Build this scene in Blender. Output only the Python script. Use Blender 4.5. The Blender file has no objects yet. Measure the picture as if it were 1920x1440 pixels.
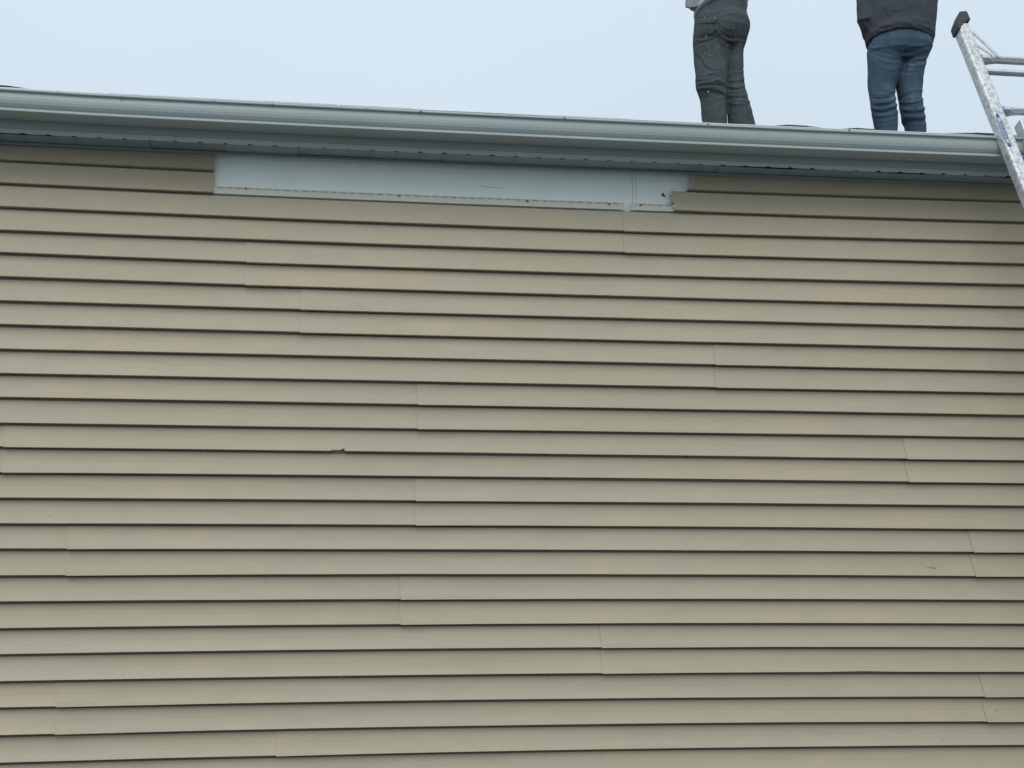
import bpy, bmesh, math, random
import numpy as np
from mathutils import Vector, Matrix, noise
random.seed(7)
S = bpy.context.scene
C = S.collection
GZ = 1.65                      # camera height above the ground
YAW, PITCH, ROLL, DIST, ZT = 0.144679, 0.233846, -0.013864, 5.883725, 2.432292
F = 2700.0                     # focal length in photograph pixels
EXPO = 0.1016                  # siding exposure (4 in)

# ------------------------------------------------------------ camera
def cam_axes():
    cy, sy, cp, sp = math.cos(YAW), math.sin(YAW), math.cos(PITCH), math.sin(PITCH)
    fwd = Vector((sy*cp, cy*cp, sp)); right = Vector((cy, -sy, 0)); up = right.cross(fwd)
    c, s = math.cos(ROLL), math.sin(ROLL)
    return right*c + up*s, up*c - right*s, fwd
RT, UP, FW = cam_axes()
CAM = Vector((0, -DIST, GZ))
cam = bpy.data.cameras.new('camera'); camo = bpy.data.objects.new('camera', cam); C.objects.link(camo)
m = Matrix((RT, UP, -FW)).transposed().to_4x4(); m.translation = CAM
camo.matrix_world = m
cam.sensor_width = 36; cam.lens = 36*F/1920; cam.clip_end = 2000; cam.clip_start = .05
S.camera = camo

def ray(x, y): return (RT*((x-960)/F) + UP*((720-y)/F) + FW)
def W(x, y, d=0.0):            # point seen at photograph pixel x, y on the vertical plane at depth d behind the wall face
    r = ray(x, y); return CAM + r*((DIST+d)/r.y)
def onplane(x, y, p0, n):
    r = ray(x, y); return CAM + r*((p0-CAM).dot(n)/r.dot(n))
def PX(v):
    q = v-CAM; c = q.dot(FW); return 960+F*q.dot(RT)/c, 720-F*q.dot(UP)/c

# ------------------------------------------------------------ light
SUN_EL, SUN_AZ = math.radians(45), math.radians(193)     # azimuth clockwise from +Y
w = bpy.data.worlds.new('World'); S.world = w; w.use_nodes = True
nt = w.node_tree; nt.nodes.clear()
out = nt.nodes.new('ShaderNodeOutputWorld'); bg = nt.nodes.new('ShaderNodeBackground'); bg.inputs[1].default_value = .1
sky = nt.nodes.new('ShaderNodeTexSky'); sky.sky_type = 'NISHITA'; sky.sun_disc = False
sky.sun_elevation = SUN_EL; sky.sun_rotation = SUN_AZ; sky.dust_density = 4; sky.air_density = 1
tc = nt.nodes.new('ShaderNodeTexCoord'); sep = nt.nodes.new('ShaderNodeSeparateXYZ')
nt.links.new(tc.outputs['Generated'], sep.inputs[0])
mr = nt.nodes.new('ShaderNodeMapRange'); mr.inputs['From Min'].default_value = 0; mr.inputs['From Max'].default_value = 1
mr.inputs['To Min'].default_value = .80; mr.inputs['To Max'].default_value = 1.45      # even cloud sheet, brighter overhead
nt.links.new(sep.outputs['Z'], mr.inputs['Value'])
nz = nt.nodes.new('ShaderNodeTexNoise'); nz.inputs['Scale'].default_value = 3.2; nz.inputs['Detail'].default_value = 3
nt.links.new(tc.outputs['Generated'], nz.inputs['Vector'])
nr = nt.nodes.new('ShaderNodeMapRange'); nr.inputs['To Min'].default_value = .95; nr.inputs['To Max'].default_value = 1.05
nt.links.new(nz.outputs['Fac'], nr.inputs['Value'])
mu = nt.nodes.new('ShaderNodeMath'); mu.operation = 'MULTIPLY'
nt.links.new(mr.outputs[0], mu.inputs[0]); nt.links.new(nr.outputs[0], mu.inputs[1])
cl = nt.nodes.new('ShaderNodeVectorMath'); cl.operation = 'SCALE'; cl.inputs[0].default_value = (6.85, 7.95, 8.95)
nt.links.new(mu.outputs[0], cl.inputs['Scale'])
mx = nt.nodes.new('ShaderNodeMix'); mx.data_type = 'RGBA'; mx.inputs[0].default_value = .88
nt.links.new(sky.outputs[0], mx.inputs[6]); nt.links.new(cl.outputs[0], mx.inputs[7])
nt.links.new(mx.outputs[2], bg.inputs[0]); nt.links.new(bg.outputs[0], out.inputs[0])
sl = bpy.data.lights.new('sun', 'SUN'); sl.energy = 1.15; sl.angle = math.radians(42); sl.color = (1, .96, .9)
so = bpy.data.objects.new('sun', sl); C.objects.link(so)
sd = Vector((math.sin(SUN_AZ)*math.cos(SUN_EL), math.cos(SUN_AZ)*math.cos(SUN_EL), math.sin(SUN_EL)))
so.rotation_euler = sd.to_track_quat('Z', 'Y').to_euler()
S.view_settings.view_transform = 'Standard'; S.view_settings.look = 'None'
S.view_settings.exposure = 0; S.view_settings.gamma = 1

# ------------------------------------------------------------ materials
def mat(name, col, rough=.5, metal=0.0, var=.06, scale=3.0, bump=0.0, bscale=60, stretch=(1, 1, 1), col2=None, spec=.5, rvar=0,
        spots=None, detail=4):
    m = bpy.data.materials.new(name); m.use_nodes = True; t = m.node_tree; b = t.nodes['Principled BSDF']
    b.inputs['Roughness'].default_value = rough; b.inputs['Metallic'].default_value = metal
    b.inputs['Specular IOR Level'].default_value = spec
    g = t.nodes.new('ShaderNodeNewGeometry'); mp = t.nodes.new('ShaderNodeMapping'); mp.inputs['Scale'].default_value = stretch
    t.links.new(g.outputs['Position'], mp.inputs[0])
    n = t.nodes.new('ShaderNodeTexNoise'); n.inputs['Scale'].default_value = scale; n.inputs['Detail'].default_value = detail
    t.links.new(mp.outputs[0], n.inputs['Vector'])
    rp = t.nodes.new('ShaderNodeValToRGB'); rp.color_ramp.elements[0].position = .3; rp.color_ramp.elements[1].position = .7
    c2 = col2 or tuple(c*(1+var) for c in col)
    rp.color_ramp.elements[0].color = (*[c*(1-var) for c in col], 1); rp.color_ramp.elements[1].color = (*c2, 1)
    t.links.new(n.outputs['Fac'], rp.inputs[0]); colout = rp.outputs[0]
    if spots:
        sc, th, scol, fac = spots
        n3 = t.nodes.new('ShaderNodeTexNoise'); n3.inputs['Scale'].default_value = sc; n3.inputs['Detail'].default_value = 5
        t.links.new(mp.outputs[0], n3.inputs['Vector'])
        r3 = t.nodes.new('ShaderNodeMapRange'); r3.inputs['From Min'].default_value = th; r3.inputs['From Max'].default_value = th+.08
        r3.inputs['To Max'].default_value = fac
        t.links.new(n3.outputs['Fac'], r3.inputs['Value'])
        mm = t.nodes.new('ShaderNodeMix'); mm.data_type = 'RGBA'; mm.inputs[7].default_value = (*scol, 1)
        t.links.new(r3.outputs[0], mm.inputs[0]); t.links.new(colout, mm.inputs[6]); colout = mm.outputs[2]
    t.links.new(colout, b.inputs['Base Color'])
    if rvar:
        rr = t.nodes.new('ShaderNodeMapRange'); rr.inputs['To Min'].default_value = rough-rvar; rr.inputs['To Max'].default_value = rough+rvar
        t.links.new(n.outputs['Fac'], rr.inputs['Value']); t.links.new(rr.outputs[0], b.inputs['Roughness'])
    if bump:
        n2 = t.nodes.new('ShaderNodeTexNoise'); n2.inputs['Scale'].default_value = bscale; n2.inputs['Detail'].default_value = 4
        t.links.new(mp.outputs[0], n2.inputs['Vector'])
        bp = t.nodes.new('ShaderNodeBump'); bp.inputs['Strength'].default_value = bump; bp.inputs['Distance'].default_value = .002
        t.links.new(n2.outputs['Fac'], bp.inputs['Height']); t.links.new(bp.outputs[0], b.inputs['Normal'])
    return m

def vinyl_mat():
    m = bpy.data.materials.new('tan_vinyl'); m.use_nodes = True; t = m.node_tree; b = t.nodes['Principled BSDF']
    b.inputs['Roughness'].default_value = .5; b.inputs['Specular IOR Level'].default_value = .35
    g = t.nodes.new('ShaderNodeNewGeometry')
    def nz(scale, stretch, det=4):
        mp = t.nodes.new('ShaderNodeMapping'); mp.inputs['Scale'].default_value = stretch
        t.links.new(g.outputs['Position'], mp.inputs[0])
        n = t.nodes.new('ShaderNodeTexNoise'); n.inputs['Scale'].default_value = scale; n.inputs['Detail'].default_value = det
        t.links.new(mp.outputs[0], n.inputs['Vector']); return n
    big = nz(1.1, (1, 1, 2.2), 3); med = nz(9, (.7, 1, 1.6), 4); fine = nz(160, (.12, 1, 1), 5)
    rp = t.nodes.new('ShaderNodeValToRGB')
    e = rp.color_ramp.elements; e[0].position = .32; e[0].color = (*VC[0], 1); e[1].position = .68; e[1].color = (*VC[1], 1)
    t.links.new(big.outputs['Fac'], rp.inputs[0])
    # faint grime clouds and embossed grain
    mm = t.nodes.new('ShaderNodeMix'); mm.data_type = 'RGBA'; mm.blend_type = 'MULTIPLY'; mm.inputs[0].default_value = 1
    r2 = t.nodes.new('ShaderNodeValToRGB'); r2.color_ramp.elements[0].position = .3; r2.color_ramp.elements[0].color = (.93, .945, .935, 1)
    r2.color_ramp.elements[1].position = .7; r2.color_ramp.elements[1].color = (1.0, .995, .985, 1)
    t.links.new(med.outputs['Fac'], r2.inputs[0]); t.links.new(rp.outputs[0], mm.inputs[6]); t.links.new(r2.outputs[0], mm.inputs[7])
    oi = t.nodes.new('ShaderNodeObjectInfo'); r4 = t.nodes.new('ShaderNodeMapRange'); r4.inputs['To Min'].default_value = .975; r4.inputs['To Max'].default_value = 1.02
    t.links.new(oi.outputs['Random'], r4.inputs['Value'])
    vm = t.nodes.new('ShaderNodeVectorMath'); vm.operation = 'SCALE'
    t.links.new(mm.outputs[2], vm.inputs[0]); t.links.new(r4.outputs[0], vm.inputs['Scale'])
    # scattered scuff specks
    sp = nz(34, (.6, 1, 1), 2); rs = t.nodes.new('ShaderNodeMapRange'); rs.inputs['From Min'].default_value = .735; rs.inputs['From Max'].default_value = .80; rs.inputs['To Max'].default_value = .22
    t.links.new(sp.outputs['Fac'], rs.inputs['Value'])
    m3 = t.nodes.new('ShaderNodeMix'); m3.data_type = 'RGBA'; m3.inputs[7].default_value = (.14, .13, .1, 1)
    t.links.new(rs.outputs[0], m3.inputs[0]); t.links.new(vm.outputs[0], m3.inputs[6])
    t.links.new(m3.outputs[2], b.inputs['Base Color'])
    bp = t.nodes.new('ShaderNodeBump'); bp.inputs['Strength'].default_value = .25; bp.inputs['Distance'].default_value = .0012
    t.links.new(fine.outputs['Fac'], bp.inputs['Height'])
    wav = nz(2.2, (.5, 1, 3.5), 2); bp2 = t.nodes.new('ShaderNodeBump'); bp2.inputs['Strength'].default_value = .55; bp2.inputs['Distance'].default_value = .012
    t.links.new(wav.outputs['Fac'], bp2.inputs['Height']); t.links.new(bp.outputs[0], bp2.inputs['Normal'])
    t.links.new(bp2.outputs[0], b.inputs['Normal'])
    return m
VC = [(.402, .362, .262), (.440, .374, .271)]
M = {}
M['vinyl'] = vinyl_mat()
M['board'] = mat('white_sheathing', (.85, .925, .88), .55, var=.03, scale=6)
M['flange'] = mat('vinyl_hem', (.54, .55, .475), .5, var=.04, scale=9)
M['alu'] = mat('coated_aluminium', (.33, .385, .375), .38, var=.04, scale=4, stretch=(.4, 1, 1), spots=(14, .66, (.33, .34, .30), .35), rvar=.06)
M['soffit'] = mat('soffit_vinyl', (.22, .27, .275), .5, var=.05, scale=5)
M['drip'] = mat('white_drip_edge', (.66, .69, .68), .4, var=.05, scale=8)
M['shingle'] = mat('asphalt_shingle', (.07, .068, .066), .95, var=.35, scale=60, bump=.6, bscale=300)
M['foam'] = mat('wall_core', (.25, .2, .14), .9)
M['conc'] = mat('foundation_concrete', (.3, .29, .27), .9, var=.12, scale=5, bump=.4, bscale=90)
M['nail'] = mat('nail_steel', (.12, .12, .12), .5, metal=.6)
M['rail'] = mat('worn_aluminium', (.50, .52, .53), .45, metal=.3, var=.18, scale=30, spots=(60, .46, (.74, .755, .76), .75), bump=.5, bscale=120, rvar=.1)
M['rung'] = mat('rung_aluminium', (.58, .60, .62), .36, metal=.4, var=.12, scale=22, spots=(55, .6, (.2, .2, .21), .5), rvar=.08)
M['rubber'] = mat('rubber', (.045, .05, .055), .75, var=.2, scale=40, spots=(60, .62, (.2, .2, .2), .5))
M['blue'] = mat('sticker_blue', (.03, .09, .25), .5)
M['stickw'] = mat('sticker_white', (.5, .53, .56), .5)
M['work'] = mat('work_trouser_cloth', (.072, .088, .094), .95, var=.14, scale=9, bump=.7, bscale=420, spots=(17, .60, (.15, .165, .17), .5), spec=.2)
M['denim'] = mat('denim', (.060, .098, .140), .92, var=.18, scale=7, bump=.7, bscale=420, spots=(9, .58, (.11, .155, .19), .6), spec=.2)
M['jacket'] = mat('charcoal_jacket_cloth', (.058, .067, .079), .9, var=.12, scale=8, bump=.5, bscale=350, spec=.25)
M['sweat'] = mat('grey_sweatshirt_cloth', (.27, .29, .31), .95, var=.08, scale=10, bump=.6, bscale=350, spec=.2)
M['sweatrib'] = mat('sweatshirt_rib', (.46, .48, .50), .95, var=.05, scale=30)
M['skin'] = mat('skin', (.48, .29, .21), .55, var=.05, scale=20)
M['hair'] = mat('hair', (.04, .028, .02), .8, var=.3, scale=90, bump=.8, bscale=200)
M['boot'] = mat('boot_leather', (.09, .06, .035), .6, var=.2, scale=20)
M['paint'] = mat('paint_spot', (.62, .64, .64), .6)
M['grass'] = mat('pale_gravel', (.17, .18, .185), .95, var=.3, scale=30, bump=.8, bscale=90)
M['dark'] = mat('hole_shade', (.05, .05, .045), .8)  # shade colour for the inside of the board hole

# ------------------------------------------------------------ mesh helpers
def link(name, me, mt, parent=None, smooth=False):
    if mt is not None: me.materials.append(mt)
    o = bpy.data.objects.new(name, me); C.objects.link(o)
    if parent is not None:
        o.parent = parent; o.matrix_parent_inverse = parent.matrix_basis.inverted()
    if smooth: me.polygons.foreach_set('use_smooth', [True]*len(me.polygons))
    return o
def mesh(v, f, name='m'):
    me = bpy.data.meshes.new(name); me.from_pydata([tuple(p) for p in v], [], f); me.update(); return me
def box_vf(c0, c1):
    x0, y0, z0 = c0; x1, y1, z1 = c1
    v = [(x, y, z) for z in (z0, z1) for y in (y0, y1) for x in (x0, x1)]
    return v, [(0, 2, 3, 1), (4, 5, 7, 6), (0, 1, 5, 4), (2, 6, 7, 3), (0, 4, 6, 2), (1, 3, 7, 5)]
def box(name, c0, c1, mt, parent=None, bev=0.0):
    v, f = box_vf(c0, c1); me = mesh(v, f, name)
    if bev:
        bm = bmesh.new(); bm.from_mesh(me); bmesh.ops.bevel(bm, geom=bm.edges[:], offset=bev, segments=2, affect='EDGES', profile=.5); bm.to_mesh(me); bm.free()
    return link(name, me, mt, parent)
def tag(o, label, cat, group=None, kind=None):
    if label: o['label'] = label
    if cat: o['category'] = cat
    if group: o['group'] = group
    if kind: o['kind'] = kind
    return o
def grid(rows, closed=False):      # rows: list of equal-length point lists
    v = [p for r in rows for p in r]; n = len(rows[0]); f = []
    for i in range(len(rows)-1):
        for j in range(n-1 + (1 if closed else 0)):
            a = i*n+j; b = i*n+(j+1) % n
            f.append((a, b, b+n, a+n))
    return v, f
def extrude_x(prof, xs, fn=None):  # (y, z) profile swept along X; rows are profile points
    rows = []
    for (y, z) in prof:
        rows.append([((x, y, z) if fn is None else fn(x, y, z)) for x in xs])
    return grid(rows)

# ------------------------------------------------------------ ground
v, f = box_vf((-400, -400, -.5), (400, 400, 0)); g = link('ground', mesh(v, f), M['grass']); tag(g, None, None, kind='structure')

# ------------------------------------------------------------ the house
HX0, HX1 = -6.6, 8.6
house = bpy.data.objects.new('house', None); C.objects.link(house); house.location = (1.0, 0, 0)
bpy.context.view_layer.update()
tag(house, 'tan lap-sided house with pale gutter and bare white strip under its eaves', 'house')
box('foundation', (HX0+.02, .02, -.3), (HX1-.02, 8, .32), M['conc'], house)
box('wall_core', (HX0+.02, .03, .32), (HX1-.02, 8, GZ+2.40), M['foam'], house)

# measured height of every butt line at three places along the wall (photograph pixels)
Lm = {1:300.6,2:344.2,3:388.6,4:432.8,5:474.8,6:520,7:565,8:609.5,9:655.4,10:701,11:746,12:794.6,13:839,14:886.7,15:934.9,16:983.1,17:1030.3,18:1080.8,19:1129.8,20:1179.8,21:1228.7,22:1279.5,23:1328.6,24:1380.5,25:1432.2}
Mm = {2:385.4,3:427.2,4:467.6,5:509.6,9:676.6,10:720.3,11:763,12:808,13:851.8,14:896.2,15:941.5,19:1124.6,20:1170.8,21:1216.6,22:1265.3,23:1313,24:1361.4,25:1409.3}
Rm = {1:378,2:417.4,3:455.6,4:496.2,5:535.4,6:576.3,7:616.4,8:656,9:698,10:738.5,11:780,12:822,13:864.5,14:907.5,15:950,16:994.5,17:1037,18:1082.5,19:1127,20:1171.3,21:1215.7,22:1261.7,23:1308,24:1355,25:1398.9}
def dev(px, tab):
    ks = sorted(tab); ds = [W(px, tab[k], -.012).z-GZ-(ZT-k*EXPO) for k in ks]
    return lambda k: float(np.interp(k, ks, ds))
dL, dM, dR = dev(0, Lm), dev(960, Mm), dev(1920, Rm)
def line_z(k, X):              # the real courses wander by a few millimetres
    t = max(-1.75, min(3.6, X)); a, b, c = dL(k), dM(k), dR(k)
    if k > 25: s = max(0, 1-(k-25)/8); a *= s; b *= s; c *= s
    x0, x1, x2 = -1.2, .87, 3.12
    q = a*(t-x1)*(t-x2)/((x0-x1)*(x0-x2)) + b*(t-x0)*(t-x2)/((x1-x0)*(x1-x2)) + c*(t-x0)*(t-x1)/((x2-x0)*(x2-x1))
    return GZ + ZT - k*EXPO + q + .0035
LAST = 38
# depth profile of one course: (fraction, offset from the upper line, y); None fraction = offset from the lower line
TOPR = [(-.0005, .0175), (-.0070, .0175), (-.0074, .003), (-.0083, .0004), (-.0106, -.0006)]
BUTR = [(.0030, -.0180), (.0012, -.0190), (0, -.0186), (-.0003, -.0166), (.0004, -.013), (.0012, .0175)]
def wob(x, s, a): return a*noise.noise(Vector((x*1.3, s*7.1, .3)))
def course_rows(k, clip_top=None):
    """rows as functions X -> (y, z), from top to butt"""
    rows = []
    zt = lambda X: line_z(k-1, X)
    zb = lambda X: line_z(k, X)
    if clip_top is None:
        for dz, y in TOPR: rows.append(lambda X, dz=dz, y=y: (y, zt(X)+dz))
    else:
        rows.append(lambda X: (-.0050, clip_top))
    for t in (.15, .3, .5, .7, .85):
        def fn(X, t=t):
            a = (clip_top if clip_top is not None else zt(X)-.0105); b = zb(X)+.003
            ya = -.005 if clip_top is not None else -.0004
            y = ya + (-.0180-ya)*t**2.0 + .0012*math.sin(math.pi*t)*noise.noise(Vector((X*.9, k*3.3, 0)))
            return y, a+(b-a)*t
        rows.append(fn)
    for dz, y in BUTR: rows.append(lambda X, dz=dz, y=y: (y+(.0022*noise.noise(Vector((X*1.1, k*5.7, 3))) if y < -.01 else 0), zb(X)+dz+.0009*noise.noise(Vector((X*2.3, k*2.9, 8)))))
    return rows
def panel(k0, xl, xr, seam_tilt=-.03, extra=(), edge=None, clip=None, lift=True, butt_mod=None, name='siding_panel', redge=None):
    """one double-course siding panel, its left end lapping over its neighbour"""
    xs = list(np.linspace(0, 1, max(3, int((xr-xl)/.16)+2)))
    us = sorted(set([round(u, 5) for u in xs] + [round((e-xl)/(xr-xl), 5) for e in extra if xl < e < xr]))
    V = []; Fc = []
    for kk in (k0, k0+1):
        rws = course_rows(kk, clip if kk == 1 else None)
        pts = []
        for i, r in enumerate(rws):
            row = []
            for u in us:
                X = xl+(xr-xl)*u
                y, z = r(X)
                dl = X-xl
                if lift:
                    y -= .0029*math.exp(-dl/.15); 
                    if i >= len(rws)-6: z -= .0034*math.exp(-dl/.5)
                zm = (line_z(kk-1, X)+line_z(kk, X))/2
                XX = X
                if u == us[0]:
                    XX = X + (seam_tilt*(z-line_z(kk, X)) if edge is None else edge(kk, z))
                if u == us[-1] and redge is not None: XX = X + redge(kk, z)
                if butt_mod and i >= len(rws)-6: z += butt_mod(kk, X)
                row.append((XX, y, z))
            pts.append(row)
        v, f = grid(pts); o = len(V); V += v; Fc += [tuple(a+o for a in q) for q in f]
    me = mesh(V, Fc); ob = link(name, me, M['vinyl'], house)
    sm = ob.modifiers.new('thickness', 'SOLIDIFY'); sm.thickness = .0011; sm.offset = 1
    return ob
PL = 3.785
def px_x(x, y): return W(x, y, -.012).x
seams = {3: (1169, 414, -.04), 5: (461, 493, -.02), 7: (563, 582, -.0), 9: (1341, 690, -.0), 11: (783, 763, -.04), 13: (1700, 862, -.06), 15: (779, 941, -.04),
         17: (1825, 1040, -.10), 19: (751, 1127, -.03), 21: (1128, 1220, -.05), 23: (1846, 1310, -.10), 25: (518, 1400, -.03),
         27: (1500, 1500, -.03), 29: (300, 1600, -.03), 31: (1250, 1700, -.03), 33: (820, 1800, -.03), 35: (1750, 1900, -.03), 37: (640, 2000, -.03)}
def chip(kk, X):
    if kk == 13:
        a, b, c = px_x(621, 848), px_x(640, 848), px_x(646, 848)
        if a <= X <= b: return .0035
        if b < X < c: return .0085
    if kk == 22:
        a = px_x(1615, 1262)
        if abs(X-a) < .006: return .003
    return 0
ex = [px_x(q, 848) for q in (618, 620.5, 621, 630, 639.5, 640.5, 643, 645.5, 646.5, 650)]
for k0, (sx, sy, tilt) in seams.items():
    s = px_x(sx, sy); st = s
    while st > HX0: st -= PL
    while st < HX1:
        a, b = max(st, HX0), min(st+PL+.022, HX1)
        if b-a > .05:
            panel(k0, a, b, tilt, extra=ex if k0 == 13 else (), lift=a > HX0, butt_mod=chip)
        st += PL
# topmost pair: cut off square on the left of the bare strip, broken off on its right
CL = GZ+2.400
xa = px_x(400.5, 330)
panel(1, xa-PL-.4, xa, extra=[xa-.02], clip=CL, lift=False, redge=lambda k, z: 0)
panel(1, HX0, xa-PL-.38, clip=CL, lift=False)
# broken end, photograph pixels along the ragged edge for each course
E1 = [(1299, 322), (1299.5, 330), (1298, 340), (1295, 349), (1290, 355), (1284, 360)]
E2 = [(1262, 352), (1260, 358), (1258, 365), (1264, 366.5), (1258, 372), (1255, 378), (1259, 380), (1266, 380.5), (1264, 386), (1263.5, 394)]
xb = px_x(1299, 330)
def edge_fn(k, z):
    E = E1 if k == 1 else E2
    P = sorted([(W(x, y, -.01).z, W(x, y, -.01).x) for x, y in E])
    return float(np.interp(z, [p[0] for p in P], [p[1] for p in P]))-xb
def broken_panel(k0, xl, xr):
    V = []; Fc = []
    n = max(4, int((xr-xl)/.12))
    for kk in (1, 2):
        zt0 = CL if kk == 1 else line_z(1, xl)-.0105
        rows = []
        def add(y, zf, sh=0):
            row = []
            for j in range(n+1):
                X = xl+(xr-xl)*(j/n)**1.0; z = zf(X)
                XX = X
                if j == 0: XX = X+edge_fn(kk, z)+sh
                curl = -.006*math.exp(-abs(X-xl)/.03)*(1 if kk == 2 else .4)
                row.append((XX, y+curl, z))
            rows.append(row)
        if kk == 2:
            for dz, y in TOPR: add(y, lambda X, dz=dz: line_z(1, X)+dz)
        else: add(-.005, lambda X: CL)
        for t in np.linspace(.04, .96, 22):
            ya = -.005 if kk == 1 else -.0004
            add(ya+(-.0180-ya)*t**2.0, lambda X, t=t: (CL if kk == 1 else line_z(1, X)-.0105)*(1-t)+(line_z(kk, X)+.003)*t)
        for dz, y in BUTR: add(y, lambda X, dz=dz: line_z(kk, X)+dz)
        v, f = grid(rows); o = len(V); V += v; Fc += [tuple(a+o for a in q) for q in f]
    ob = link('siding_panel', mesh(V, Fc), M['vinyl'], house); ob['label'] = 'tan siding panel with a jagged broken left end'
    sm = ob.modifiers.new('thickness', 'SOLIDIFY'); sm.thickness = .0013; sm.offset = 1
broken_panel(1, xb, xb+PL-.6)
M['torn'] = mat('torn_vinyl_edge', (.62, .60, .53), .6, var=.08, scale=60)
for E, kk in ((E1, 1), (E2, 2)):       # stress-whitened lip left where the vinyl snapped
    ra, rb, rc = [], [], []
    for i in range(len(E)-1):
        for t in (0, .5):
            x, y = E[i][0]*(1-t)+E[i+1][0]*t, E[i][1]*(1-t)+E[i+1][1]*t
            p = W(x, y, -.010); t2 = min(1, max(0, (line_z(kk-1, p.x)-p.z)/EXPO)) if kk == 2 else .6
            yy = -.0018-.0176*t2**2-.0075*(1 if kk == 2 else .55)
            wd = .0026+.0016*noise.noise(Vector((x*.3, y*.3, 0)))
            ra.append((p.x-.0008, yy-.0012, p.z)); rb.append((p.x-.0026, yy+.001, p.z-.0006)); rc.append((p.x+wd, yy-.0004, p.z))
    v, f = grid([rb, ra, rc]); link('torn_edge', mesh(v, f), M['torn'], house)
panel(1, xb+PL-.62, HX1, clip=CL)

# white sheathing boards behind the siding
bj = px_x(1188.5, 350); bj2 = px_x(1195, 350)
ZB0, ZB1 = GZ+2.0, GZ+2.43
for a, b in ((HX0+.05, bj-2.44), (bj-2.437, bj-.0009), (bj+.0009, bj2-.0006), (bj2+.0006, bj+2.44), (bj+2.443, HX1-.05)):
    box('sheathing_board', (a, .0190, ZB0), (b, .028, ZB1), M['board'], house)
for i in range(2): box('sheathing_board', (HX0+.05+i*7.55, .0190, .34), (HX0+.05+(i+1)*7.54, .028, ZB0-.003), M['board'], house)
# knocked hole and pencil scratches in the board
def poly_slab(pts, y0, y1):
    n = len(pts); v = [(p.x, y0, p.z) for p in pts]+[(p.x, y1, p.z) for p in pts]
    f = [tuple(range(n)), tuple(range(2*n-1, n-1, -1))]+[(i, (i+1) % n+0, (i+1) % n+n, i+n) for i in range(n)]
    return v, f
v, f = poly_slab([W(x, y, .0180) for x, y in ((1240.6, 363), (1244.5, 361.8), (1246, 365.5), (1248, 369.5), (1246.2, 370), (1243.6, 368.2), (1240.4, 367.6))], .0180, .0188)
link('board_hole', mesh(v, f), M['dark'], house)  # flat dark slab on the board, painted shade for the inside of the hole
for (x0, y0, x1, y1) in ((897, 348.5, 914, 349.5), (910, 350.6, 944, 352.3), (926, 345.5, 932, 346.2)):
    v, f = poly_slab([W(x0, y0-.3, .018), W(x1, y1-.3, .018), W(x1, y1+.3, .018), W(x0, y0+.3, .018)], .0182, .0188)
    o = link('scratch_mark', mesh(v, f), mat('scratch', (.36, .39, .39), .6), house)

# exposed nail hem of the second pair of panels, with its slots and nails
def hem(x0, x1, slope0, slope1, slots_from, slots_to):
    zt = lambda X: line_z(2, X)+.0335+.001*noise.noise(Vector((X*5, 2, 2)))
    zb_ = lambda X: line_z(2, X)-.0005
    st = [x0]
    n0 = math.ceil(x0/.04)
    cells = []
    k = n0
    while k*.04+.026 < x1-.006:
        a = k*.04
        if a > x0+.006: cells.append((a, a+.026))
        k += 1
    xs = [x0]+[q for c in cells for q in c]+[x1]
    hs = [0, .0262, .0302, .034]
    V = []; Fc = []
    def pt(X, h, j, n):
        z = zb_(X)+(zt(X)-zb_(X))*h/.034
        XX = X + (slope0*h if j == 0 else 0) + (slope1*h if j == n-1 else 0)
        y = .0015 - .004*(1-h/.034) + .0015*noise.noise(Vector((X*7, 5, 1)))
        return (XX, y, z)
    n = len(xs)
    for h in hs: V += [pt(X, h, j, n) for j, X in enumerate(xs)]
    for r in range(3):
        for j in range(n-1):
            if r == 1 and j % 2 == 1 and slots_from < xs[j] < slots_to: continue
            Fc.append((r*n+j, r*n+j+1, (r+1)*n+j+1, (r+1)*n+j))
    ob = link('nail_hem', mesh(V, Fc), M['flange'], house)
    sm = ob.modifiers.new('thickness', 'SOLIDIFY'); sm.thickness = .0012; sm.offset = 1
    hb = box_vf((x0+.004, .0055, 0), (x1-.004, .0068, .0325))
    xs2 = list(np.linspace(x0+.004, x1-.006, 24))
    vb, fb = grid([[(X, .0060, zb_(X)+.012) for X in xs2], [(X, .0060, zt(X)-.0012) for X in xs2]])
    bk = link('added_slot_backing', mesh(vb, fb), M['flange'], house); s5 = bk.modifiers.new('t', 'SOLIDIFY'); s5.thickness = .001  # strip added behind the slots so that they read dark against the board
    v, f = grid([[(X, -.0028, zb_(X)) for X in xs], [(X, -.0052, zb_(X)-.0012) for X in xs], [(X, -.003, zb_(X)-.002) for X in xs], [(X, .008, zb_(X)-.0015) for X in xs]])
    return ob
h1 = px_x(1173, 385); h2 = px_x(1183, 390); h3 = px_x(1268, 388)
hem(xa-.03, h1, 0, -.12, -9, 9); hem(h2, h3, .04, 0, -9, 9)
# strip that closes the lock behind the recess in the open bay
def nail(x, y):
    p = W(x, y, -.003); bm = bmesh.new(); bmesh.ops.create_cone(bm, cap_ends=True, segments=10, radius1=.0052, radius2=.0046, depth=.003)
    me = bpy.data.meshes.new('nail'); bm.to_mesh(me); bm.free()
    o = link('nail', me, M['nail'], None); o.rotation_euler = (math.pi/2, 0, 0); o.location = p; bpy.context.view_layer.update(); o.parent = house; o.matrix_parent_inverse = house.matrix_basis.inverted()
for x, y in ((460.5, 353), (749, 367), (989, 377), (1143, 383), (1201, 384.5)): nail(x, y)
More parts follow.
